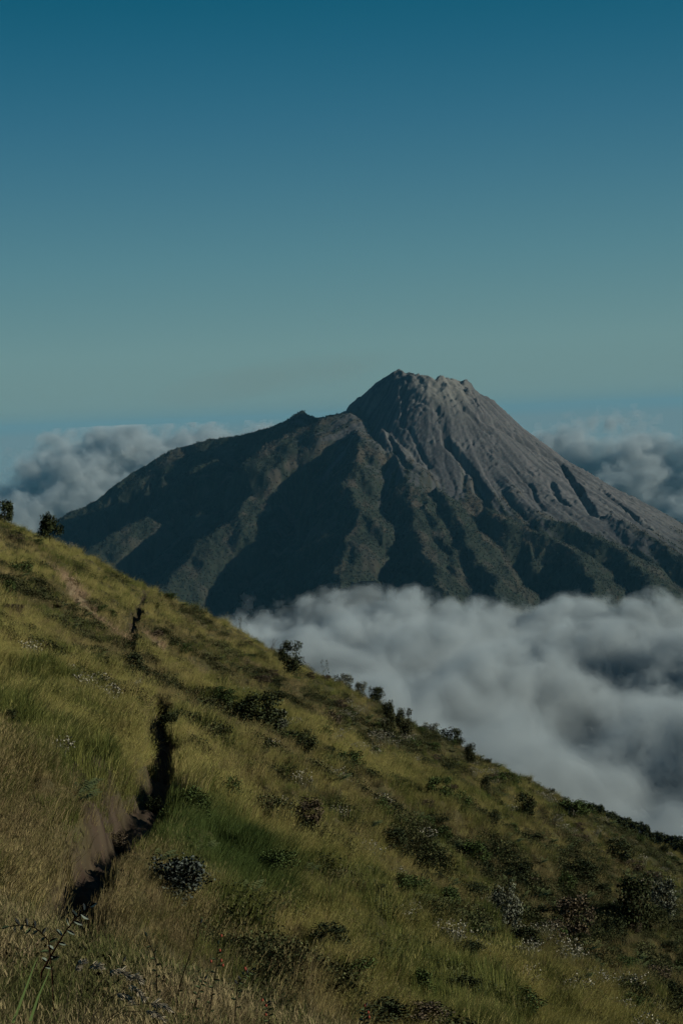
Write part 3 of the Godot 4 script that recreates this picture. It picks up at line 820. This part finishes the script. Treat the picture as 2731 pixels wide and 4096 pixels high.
func grasses() -> void:
	var kinds := [
		["dry_grass", "straw-coloured long grass leaning downhill over the slope", tuft(46, 0.20, 0.46, 0.55, 0.0065, 0.12), [], PackedColorArray(), 0.6],
		["green_grass", "green long grass growing in patches over the slope", tuft(46, 0.20, 0.42, 0.45, 0.007, 0.0), [], PackedColorArray(), 0.6],
		["rough_grass", "tangled olive grass between the shrubs", tuft(40, 0.26, 0.34, 0.3, 0.008, 0.05), [], PackedColorArray(), 0.6],
		["ground_cover", "low dark broad-leaved plants between the grass", leafy(120, 0.27, 0.26, 0.036), [], PackedColorArray(), 0.4],
	]
	var made := 0
	for tries in 600000:
		if made >= 150000: break
		var u := rng.randf()
		var d := 17.0 * pow(9.2, u) # thicker near the camera, where single blades show
		if rng.randf() > clampf(d / 70.0, 0.25, 1.0): continue
		var x := rng.randf_range(-0.29, 0.29) * (d + 4.0) - 0.02 * d
		var cut := trail_cut(x, d)
		if cut > 0.85 or (cut > 0.3 and rng.randf() < 0.72) or (scar_cut(x, d) > 0.15 and rng.randf() < 0.80): continue
		if old_track(x, d) > 0.5 and rng.randf() < 0.6: continue
		var y := ground(x, d)
		made += 1
		var p1 := n_patch.get_noise_2d(x * 1.5, d * 0.8)
		var p2 := n_patch_b.get_noise_2d(x * 1.6, d * 0.9)
		var p3 := n_patch.get_noise_2d(x * 0.5 + 90.0, d * 0.3)
		var right := smoothstep(-6.0, 8.0, x)
		var k := 0
		if p1 + p2 * 0.5 + rng.randfn() * 0.3 > 0.26 - 0.1 * right: k = 1
		elif p3 + rng.randfn() * 0.32 > 0.14 - 0.28 * right: k = 2
		if p2 + p3 * 0.6 + rng.randfn() * 0.15 > 0.22 - 0.18 * right and not (d < 45.0 and x < -3.0): k = 3
		var lush := 1.0 - Vector2((x + 3.0) / 1.9, (d - 38.0) / 7.0).length() # the damp green hollow beside the trail bend
		if lush + rng.randfn() * 0.25 > 0.15 and x > -5.0: k = 1
		var c: Color
		var s := rng.randf_range(0.8, 1.2)
		match k:
			0: c = Color(0.37, 0.31, 0.125).lerp(Color(0.23, 0.23, 0.072), rng.randf()).lerp(Color(0.36, 0.265, 0.15), clampf(p3 * 1.5, 0, 0.8))
			1: c = Color(0.075, 0.10, 0.026).lerp(Color(0.19, 0.19, 0.058), rng.randf())
			2: c = Color(0.13, 0.115, 0.048).lerp(Color(0.25, 0.19, 0.105), rng.randf() * 0.8)
			_: c = Color(0.07, 0.09, 0.036).lerp(Color(0.12, 0.11, 0.052), rng.randf())
		if lush > 0.0: c = c.lerp(Color(0.06, 0.095, 0.028), clampf(lush * 1.6, 0, 0.85))
		if old_track(x, d) > 0.2: c = Color(0.36, 0.26, 0.17)
		var size := rng.randf_range(0.65, 1.25) * clampf(1.0 + 1.1 * p2, 0.6, 1.7)
		if d > 28.5 and d < 37.0 and x > -6.4 and x < -4.2: size *= 0.7 # grazed short below the bare earth
		var b := Basis(Vector3.UP, rng.randf_range(-0.6, 0.6) + p1 * 2.2) .scaled(Vector3(size, size * rng.randf_range(0.8, 1.15), size))
		kinds[k][3].append(Transform3D(b, Vector3(x, y, -d)))
		kinds[k][4].append(Color(c.r * s, c.g * s, c.b * s))
	for k in kinds: spread_out(k[0], k[1], k[2], k[3], k[4], k[5])
	# the near bank by the camera
	var near := ["bank_grass", "tangled dry grass on the near bank at the lower left", tuft(30, 0.09, 0.20, 0.35, 0.003, 0.15), [], PackedColorArray(), 0.6]
	for i in 7000:
		var d := rng.randf_range(4.5, 9.0)
		var x := rng.randf_range(-0.30, 0.02) * d - 0.1
		if knoll(x, d) < smooth_ground(x, d) - 0.3: continue
		var s := rng.randf_range(0.7, 1.2)
		var c := Color(0.33, 0.26, 0.15).lerp(Color(0.09, 0.10, 0.035), clampf(0.6 + n_patch_b.get_noise_2d(x * 5.0, d * 5.0) * 2.0 + rng.randfn() * 0.2, 0, 1))
		near[3].append(Transform3D(Basis(Vector3.UP, rng.randf() * TAU).scaled(Vector3.ONE * rng.randf_range(0.6, 1.3)), Vector3(x, ground(x, d), -d)))
		near[4].append(Color(c.r * s, c.g * s, c.b * s))
	var weeds := ["bank_weeds", "low dark leafy weeds in the grass of the near bank", leafy(70, 0.10, 0.11, 0.018), [], PackedColorArray(), 0.4]
	for i in 900:
		var d := rng.randf_range(4.5, 9.0)
		var x := rng.randf_range(-0.30, 0.02) * d - 0.1
		if n_patch_b.get_noise_2d(x * 4.0 + 30.0, d * 4.0) < 0.0: continue
		weeds[3].append(Transform3D(Basis(Vector3.UP, rng.randf() * TAU).scaled(Vector3.ONE * rng.randf_range(0.7, 1.6)), Vector3(x, ground(x, d), -d)))
		weeds[4].append(Color(0.06, 0.075, 0.03).lerp(Color(0.14, 0.10, 0.05), rng.randf()))
	spread_out(weeds[0], weeds[1], weeds[2], weeds[3], weeds[4], weeds[5])
	spread_out(near[0], near[1], near[2], near[3], near[4], near[5])


# ---------------------------------------------------------------- shrubs
func limb(st: SurfaceTool, a: Vector3, b: Vector3, ra: float, rb: float, sides := 5) -> void:
	var dir := (b - a).normalized()
	var u := dir.cross(Vector3(0.31, 0.2, 0.93)).normalized()
	var w := dir.cross(u)
	for i in sides:
		var a0 := TAU * i / sides
		var a1 := TAU * (i + 1) / sides
		var n0 := u * cos(a0) + w * sin(a0)
		var n1 := u * cos(a1) + w * sin(a1)
		for q in [[a + n0 * ra, n0], [a + n1 * ra, n1], [b + n0 * rb, n0], [a + n1 * ra, n1], [b + n1 * rb, n1], [b + n0 * rb, n0]]:
			st.set_normal(q[1])
			st.add_vertex(q[0])

func stems(count: int, h: float, spread: float, r: float) -> ArrayMesh:
	var st := SurfaceTool.new()
	st.begin(Mesh.PRIMITIVE_TRIANGLES)
	for i in count:
		var a := TAU * (i + rng.randf()) / count
		var p := Vector3(cos(a), 0, sin(a)) * 0.03 - Vector3(0, 0.08, 0)
		var q := Vector3(cos(a) * spread * 0.5, h * 0.55, sin(a) * spread * 0.5)
		var e := Vector3(cos(a + 0.4) * spread, h * rng.randf_range(0.85, 1.0), sin(a + 0.4) * spread)
		limb(st, p, q, r, r * 0.7)
		limb(st, q, e, r * 0.7, r * 0.35)
	return st.commit()

func foliage(leaves: int, clumps: int, leaf: float, low: float) -> ArrayMesh:   # a crown one metre high and one wide
	var st := SurfaceTool.new()
	st.begin(Mesh.PRIMITIVE_TRIANGLES)
	var at: Array[Vector3] = []
	for i in clumps:
		var a := rng.randf() * TAU
		var hh := rng.randf_range(low, 0.86)
		var r := 0.42 * sqrt(maxf(0.05, 1.0 - pow((hh - 0.5) / 0.55, 2.0))) * sqrt(rng.randf_range(0.15, 1.0))
		at.append(Vector3(cos(a) * r, hh, sin(a) * r))
	for i in leaves:
		var c := at[i % clumps]
		var o := Vector3(rng.randfn(), rng.randfn(), rng.randfn()).normalized() * rng.randf_range(0.35, 1.0) * 0.17
		var s := rng.randf_range(0.65, 1.35)
		leaf_quad(st, c + o, leaf * rng.randf_range(0.7, 1.3), Color(s, s, s * rng.randf_range(0.8, 1.1)))
	return st.commit()

func twigs(h: float, w: float) -> ArrayMesh:
	var st := SurfaceTool.new()
	st.begin(Mesh.PRIMITIVE_TRIANGLES)
	for i in 9:
		var a := rng.randf() * TAU
		var p := Vector3(0, -0.08, 0)
		var dir := Vector3(cos(a) * 0.5 * w / h, 1.0, sin(a) * 0.5 * w / h).normalized()
		var r := 0.013
		for s in 5:
			var e := p + dir * h / 5.0
			limb(st, p, e, r, r * 0.75, 4)
			if s > 0:
				for k in 2:
					var d2 := (dir + Vector3(rng.randfn(), rng.randf(), rng.randfn()) * 0.6).normalized()
					limb(st, p, p + d2 * h * rng.randf_range(0.12, 0.3), r * 0.6, 0.003, 3)
			p = e
			r *= 0.75
			dir = (dir + Vector3(rng.randfn(), 0.2, rng.randfn()) * 0.18).normalized()
	return st.commit()

func fern_mesh() -> ArrayMesh:
	var st := SurfaceTool.new()
	st.begin(Mesh.PRIMITIVE_TRIANGLES)
	for i in 15:
		var a := rng.randf() * TAU
		var out := Vector3(cos(a), 0, sin(a))
		var side := Vector3(-sin(a), 0, cos(a))
		var l := rng.randf_range(0.6, 1.0)
		var s := rng.randf_range(0.7, 1.3)
		st.set_color(Color(s, s, s))
		for k in 9:
			var t := (k + 1) / 10.0
			var p := out * l * 0.55 * t + Vector3(0, l * 0.7 * (t - 0.62 * t * t), 0)
			var wide := 0.17 * sin(PI * minf(1.0, 0.12 + t * 0.88)) * l
			for sd: float in [-1.0, 1.0]:
				var tip := p + side * sd * wide + out * wide * 0.4 - Vector3(0, wide * 0.25, 0)
				var n: Vector3 = (tip - p).cross(out).normalized()
				st.set_normal(n if n.y > 0 else -n)
				for q in [p - out * 0.03, p + out * 0.035, tip]: st.add_vertex(q)
	return st.commit()

func plant_root(called: String, label: String, category: String, group: String, x: float, d: float) -> Node3D:
	var o := Node3D.new()
	o.name = numbered(called)
	add_child(o)
	o.position = Vector3(x, ground(x, d), -d)
	tag(o, label, category, group)
	return o

func plants() -> void:
	M.bark = matte(0.07, 0.055, 0.04)
	M.twig = matte(0.16, 0.125, 0.09)
	var looks := {
		"bush": [0.058, 0.070, 0.034], "column": [0.064, 0.070, 0.036], "tree": [0.060, 0.075, 0.034], "green": [0.085, 0.12, 0.042],
		"silver": [0.19, 0.20, 0.155], "grey": [0.10, 0.115, 0.10], "brown": [0.15, 0.115, 0.08], "sprig": [0.09, 0.10, 0.06], "fern": [0.10, 0.12, 0.05], "tuft": [0.36, 0.335, 0.27],
	}
	for k in looks:
		var m := tinted(0.35)
		m.albedo_color = lin(looks[k][0], looks[k][1], looks[k][2])
		M[k] = m
	var crowns := []
	for i in 5: crowns.append(foliage(3200, 34, 0.056, 0.06))
	var tree_crowns := []
	for i in 2: tree_crowns.append(foliage(2600, 20, 0.062, 0.42))
	var stem := stems(6, 0.75, 0.26, 0.018)
	var names := {"bush": "bush", "column": "upright_shrub", "tree": "small_tree", "green": "leafy_bush", "silver": "silvery_shrub", "grey": "flowering_shrub", "brown": "brown_shrub", "sprig": "leafy_sprig", "twig": "bare_shrub"}
	var i := 0
	for p: Array in PLANTS:
		p = p.duplicate()
		p[3] += 0.22
		if p[2] > 118.0: p[3] += 0.25
		var kind: String = p[0]
		var o := plant_root(names[kind], p[5], "tree" if kind == "tree" else "shrub", "", p[1], p[2])
		o.rotation.y = rng.randf() * TAU
		if kind == "twig":
			part("twigs", twigs(p[3], p[4]), M.twig, o)
			continue
		if kind == "sprig":
			part("stem", stems(3, p[3], p[4] * 0.4, 0.012), M.bark, o)
			var f := part("foliage", foliage(60, 9, 0.09, 0.45), M.sprig, o)
			f.scale = Vector3(p[4], p[3], p[4])
			continue
		var s := part("stem", stem, M.bark, o)
		s.scale = Vector3(p[4], p[3], p[4])
		var f := part("foliage" if kind != "tree" else "crown", tree_crowns[i % 2] if kind == "tree" else crowns[i % 5], M[kind], o)
		f.scale = Vector3(p[4] * 1.1, p[3] * 1.08, p[4] * 1.1)
		i += 1
	# fern clumps and pale everlasting tufts, scattered between the shrubs
	var ferns := [fern_mesh(), fern_mesh(), fern_mesh()]
	var n := 0
	while n < 260:
		var d := rng.randf_range(30.0, 139.0)
		var x := rng.randf_range(-0.22, 0.24) * d
		var dense := n_patch.get_noise_2d(x * 0.5 + 90.0, d * 0.3) + smoothstep(-10.0, 10.0, x) * 0.5 + (0.3 if d > 120.0 else 0.0)
		if dense < rng.randf_range(0.0, 0.8) or trail_cut(x, d) > 0.1: continue
		var o := plant_root("fern_clump", "small dark green fern clump in the grass of the slope", "fern", "fern clumps scattered over the grassy slope", x, d)
		var f := part("fronds", ferns[n % 3], M.fern, o)
		f.rotation.y = rng.randf() * TAU
		f.scale = Vector3.ONE * rng.randf_range(0.7, 1.25)
		n += 1
	var low := [["low_shrub", "bush", "low dark shrub half sunk in the slope grass", "low dark shrubs in the slope grass"], ["low_green_shrub", "green", "low green shrub half sunk in the slope grass", "low green shrubs in the slope grass"], ["low_brown_shrub", "brown", "low brownish shrub half sunk in the slope grass", "low brownish shrubs in the slope grass"]]
	n = 0
	while n < 270:
		var d := rng.randf_range(26.0, 138.0)
		var x := rng.randf_range(-0.22, 0.24) * d
		var dense := n_patch.get_noise_2d(x * 0.6 + 20.0, d * 0.35) * 1.2 + smoothstep(-9.0, 7.0, x) * 0.55
		if dense < rng.randf_range(-0.15, 0.8) or maxf(trail_cut(x, d), scar_cut(x, d)) > 0.05 or (d < 46.0 and x < -1.0): continue
		var q: Array = low[[0, 1, 2, 0, 1][n % 5]]
		var o := plant_root(q[0], q[2], "shrub", q[3], x, d)
		o.rotation.y = rng.randf() * TAU
		var w := rng.randf_range(0.5, 1.3)
		var h := rng.randf_range(0.35, 0.7)
		part("stem", stem, M.bark, o).scale = Vector3(w, h, w)
		part("foliage", crowns[n % 5], M[q[1]], o).scale = Vector3(w, h, w)
		n += 1
	var heads := [everlasting(), everlasting()]
	n = 0
	while n < 190:
		var d := rng.randf_range(38.0, 137.0)
		var x := rng.randf_range(-0.22, 0.24) * d
		var dense := n_patch.get_noise_2d(x * 0.6 - 40.0, d * 0.3) + smoothstep(-12.0, 6.0, x) * 0.35
		if dense < rng.randf_range(0.1, 0.7) or trail_cut(x, d) > 0.1: continue
		var o := plant_root("everlasting_tuft", "pale silvery tuft of dry everlasting flowers in the slope grass", "flowers", "pale everlasting tufts on the slope", x, d)
		var f := part("flower_heads", heads[n % 2], M.tuft, o)
		f.rotation.y = rng.randf() * TAU
		f.scale = Vector3.ONE * rng.randf_range(0.8, 1.5)
		f.set_meta("kind", "stuff")
		n += 1
	spur()
	near_plants()

func everlasting() -> ArrayMesh:
	var st := SurfaceTool.new()
	st.begin(Mesh.PRIMITIVE_TRIANGLES)
	for i in 34:
		var a := rng.randf() * TAU
		var r := sqrt(rng.randf()) * 0.34
		var base := Vector3(cos(a) * r * 0.5, -0.03, sin(a) * r * 0.5)
		var h := rng.randf_range(0.22, 0.5)
		var lean := Vector3(cos(a) * r * 0.6 + 0.1, 0, sin(a) * r * 0.6)
		blade(st, base, lean, h, 0.012, Color(0.4, 0.42, 0.34))
		var tip := base + lean + Vector3(0, h * 0.92, 0)
		for q in 5: leaf_quad(st, tip + Vector3(rng.randfn(), rng.randfn(), rng.randfn()) * 0.028, 0.042, Color(1, 1, 1) * rng.randf_range(0.7, 1.2))
	return st.commit()

func spur() -> void:   # the wooded spur beyond the right end of the slope
	var v := PackedVector3Array()
	var col := PackedColorArray()
	var nx := 60
	var nz := 24
	for j in nz:
		var back := (j - 8) * 3.0
		for i in nx:
			var t := i / float(nx - 1) * (SPUR.size() - 1)
			var k := mini(int(t), SPUR.size() - 2)
			var p: Vector3 = SPUR[k].lerp(SPUR[k + 1], t - k)
			v.append(Vector3(p.x, p.y - 2.2 - absf(back) * 0.5 + n_swell.get_noise_2d(p.x * 2.0, back) * 0.8, p.z - back))
			col.append(Color(0.035, 0.04, 0.02))
	tag(part("spur", grid_mesh(v, grid_normals(v, nx, nz), col, nx, nz), tinted(), self), "", "", "", "structure")
	var crowns := [foliage(1500, 18, 0.08, 0.2), foliage(1500, 18, 0.08, 0.15), foliage(1500, 15, 0.08, 0.25)]
	var trunk := stems(3, 0.6, 0.18, 0.03)
	for i in 90:
		var t := rng.randf_range(0.7, SPUR.size() - 1.3)
		var k := int(t)
		var back := rng.randf_range(-14.0, 5.0)
		if i < 46: back = rng.randf_range(-3.0, 2.0)
		var p: Vector3 = SPUR[k].lerp(SPUR[k + 1], t - k)
		var o := Node3D.new()
		o.name = numbered("spur_tree")
		add_child(o)
		o.position = Vector3(p.x, p.y - 2.2 - absf(back) * 0.5, p.z - back)
		o.rotation.y = rng.randf() * TAU
		tag(o, "dark round-crowned tree among the trees on the wooded spur at right", "tree", "dark trees on the wooded spur")
		var w := rng.randf_range(2.4, 4.4)
		var h := rng.randf_range(2.6, 4.6)
		part("trunk", trunk, M.bark, o).scale = Vector3(w, h, w)
		part("crown", crowns[i % 3], M.bush, o).scale = Vector3(w * 1.1, h, w * 1.1)

func tube_along(pts: Array, r0: float, r1: float) -> ArrayMesh:
	var st := SurfaceTool.new()
	st.begin(Mesh.PRIMITIVE_TRIANGLES)
	var c := Curve3D.new()
	for i in pts.size():
		var a: Vector3 = pts[maxi(i - 1, 0)]
		var b: Vector3 = pts[mini(i + 1, pts.size() - 1)]
		c.add_point(pts[i], (a - b) * 0.16, (b - a) * 0.16)
	var n := 4 * pts.size()
	for i in n:
		limb(st, c.sample_baked(c.get_baked_length() * i / n), c.sample_baked(c.get_baked_length() * (i + 1) / n), lerpf(r0, r1, i / float(n)), lerpf(r0, r1, (i + 1) / float(n)), 5)
	return st.commit()

func leaflet(st: SurfaceTool, p: Vector3, dir: Vector3, face: Vector3, l: float, w: float) -> void:   # a pointed leaf, folded along its midrib
	var side := dir.cross(face).normalized()
	var ups := side.cross(dir).normalized()
	var prof := [0.0, 0.7, 1.0, 0.75, 0.0]
	for sd: float in [-1.0, 1.0]:
		var n := (ups - side * sd * 0.35).normalized()
		for k in 4:
			var t0 := k / 4.0
			var t1 := (k + 1) / 4.0
			var m0 := p + dir * l * t0 - ups * l * 0.25 * t0 * t0
			var m1 := p + dir * l * t1 - ups * l * 0.25 * t1 * t1
			var e0: Vector3 = m0 + (side * sd + ups * 0.35) * w * 0.5 * prof[k]
			var e1: Vector3 = m1 + (side * sd + ups * 0.35) * w * 0.5 * prof[k + 1]
			for q in [m0, m1, e0, e0, m1, e1]:
				st.set_normal(n)
				st.add_vertex(q)

func one_leaf(p: Vector3, dir: Vector3, face: Vector3, l: float, w: float) -> ArrayMesh:
	var st := SurfaceTool.new()
	st.begin(Mesh.PRIMITIVE_TRIANGLES)
	leaflet(st, p, dir.normalized(), face, l, w)
	return st.commit()

func standing(called: String, label: String, category: String, at: Vector3) -> Node3D:
	var o := Node3D.new()
	o.name = numbered(called)
	add_child(o)
	o.position = Vector3(at.x, ground(at.x, -at.z), at.z)
	tag(o, label, category)
	return o

func near_plants() -> void:
	var red := matte(0.17, 0.075, 0.05)
	var brown := matte(0.10, 0.075, 0.05)
	var glossy := matte(0.16, 0.19, 0.15, 0.4)
	glossy.roughness = 0.45
	glossy.metallic_specular = 0.5
	var deep := matte(0.055, 0.075, 0.032, 0.4)
	var hip := matte(0.22, 0.05, 0.03)
	hip.roughness = 0.4
	var bright := matte(0.09, 0.13, 0.035, 0.5)
	var straw := matte(0.50, 0.42, 0.30, 0.5)
	# a bramble shoot with pale leaves
	var o := standing("bramble_shoot", "red-stemmed bramble shoot with silvery green leaflets over the sunken trail", "bramble", SPRIG[0])
	leafy_stem(o, SPRIG, 0.006, red, glossy, 13, 0.038, 0.017)
	o = standing("bramble_shoot", "drooping bramble shoot with a row of dark hanging leaves at the left edge", "bramble", LEAF_ROW[0])
	leafy_stem(o, LEAF_ROW, 0.005, red, deep, 13, 0.036, 0.016)
	for i in 2:
		var pts: Array = GREEN_BLADES[i]
		o = standing("broad_leaved_grass", ["broad bright green grass blade with a yellowing tip in the near bank", "shorter broad green grass blade at the left edge of the near bank"][i], "grass", pts[0])
		var st := SurfaceTool.new()
		st.begin(Mesh.PRIMITIVE_TRIANGLES)
		for k in pts.size() - 1:
			var w0 := 0.006 * (1.0 - k / 3.0)
			var w1 := 0.006 * (1.0 - (k + 1) / 3.0)
			var a: Vector3 = pts[k] - o.position
			var b: Vector3 = pts[k + 1] - o.position
			st.set_normal(Vector3(0.4, 0.3, 0.85).normalized())
			for q in [a - Vector3(w0, 0, 0.3 * w0), b - Vector3(w1, 0, 0.3 * w1), a + Vector3(w0, 0, -0.3 * w0), a + Vector3(w0, 0, -0.3 * w0), b - Vector3(w1, 0, 0.3 * w1), b + Vector3(w1, 0, -0.3 * w1)]: st.add_vertex(q)
		part("leaf", st.commit(), bright, o)
	var spots := ["arching highest to the right", "just under the highest one", "at the back of the tuft", "reaching farthest right", "lowest of those reaching right", "short and upright at the left", "in the middle of the tuft", "leftmost of the tuft"]
	for i in PLUMES.size():
		var pts: Array = PLUMES[i]
		o = standing("grass_plume", "pale dry grass plume, " + spots[i], "grass", pts[0])
		var own := []
		for p: Vector3 in pts: own.append(p - o.position)
		own.push_front(Vector3(0, -0.03, 0))
		part("stalk", tube_along(own, 0.0022, 0.0010), straw, o)
		var st := SurfaceTool.new()
		st.begin(Mesh.PRIMITIVE_TRIANGLES)
		var n := own.size()
		for q in 110:
			var t := rng.randf()
			var p: Vector3 = own[n - 2].lerp(own[n - 1], t) + Vector3(0, 0.01 * sin(PI * t), 0)
			var along: Vector3 = (own[n - 1] - own[n - 2]).normalized()
			var dir := (along + Vector3(rng.randfn(), rng.randfn(), rng.randfn()) * 0.35).normalized()
			leaflet(st, p, dir, Vector3(rng.randfn(), 1, rng.randfn()), rng.randf_range(0.018, 0.034), 0.006)
		part("seed_head", st.commit(), straw, o)
	for w: Array in WEEDS:
		var pts: Array = w[1]
		o = standing("weed", w[0], "weed", pts[0])
		leafy_stem(o, pts, 0.0035, brown, deep, w[2], 0.024, 0.012)
		for b in int(w[3]):
			var at: Vector3 = pts[2].lerp(pts[3], rng.randf()) - o.position + Vector3(rng.randfn(), rng.randfn(), rng.randfn()) * 0.025
			var ball := SphereMesh.new()
			ball.radius = 0.006
			ball.height = 0.015
			ball.radial_segments = 8
			ball.rings = 5
			part("hip", ball, hip, o).position = at

func leafy_stem(o: Node3D, pts: Array, r: float, bark: Material, green: Material, leaves: int, l: float, w: float) -> void:
	var own := []
	for p: Vector3 in pts: own.append(p - o.position)
	own.push_front(Vector3(0, -0.03, 0))
	part("stem", tube_along(own, r, r * 0.4), bark, o)
	var n := own.size()
	for i in leaves:
		var t := lerpf(1.2, n - 1.0, (i + 0.5) / leaves)
		if i == leaves - 1: t = n - 1.001
		var k := mini(int(t), n - 2)
		var p: Vector3 = own[k].lerp(own[k + 1], t - k)
		var along: Vector3 = (own[k + 1] - own[k]).normalized()
		var side := along.cross(Vector3(0.2, 0.1, 1)).normalized() * (1.0 if i % 2 == 0 else -1.0)
		var dir := (along * 0.5 + side + Vector3(0, -0.15, rng.randf_range(-0.5, 0.5))).normalized() if i < leaves - 1 else along
		part("leaf", one_leaf(p, dir, Vector3(rng.randfn() * 0.4, 0.7, 0.7), l * rng.randf_range(0.8, 1.2), w), green, o)
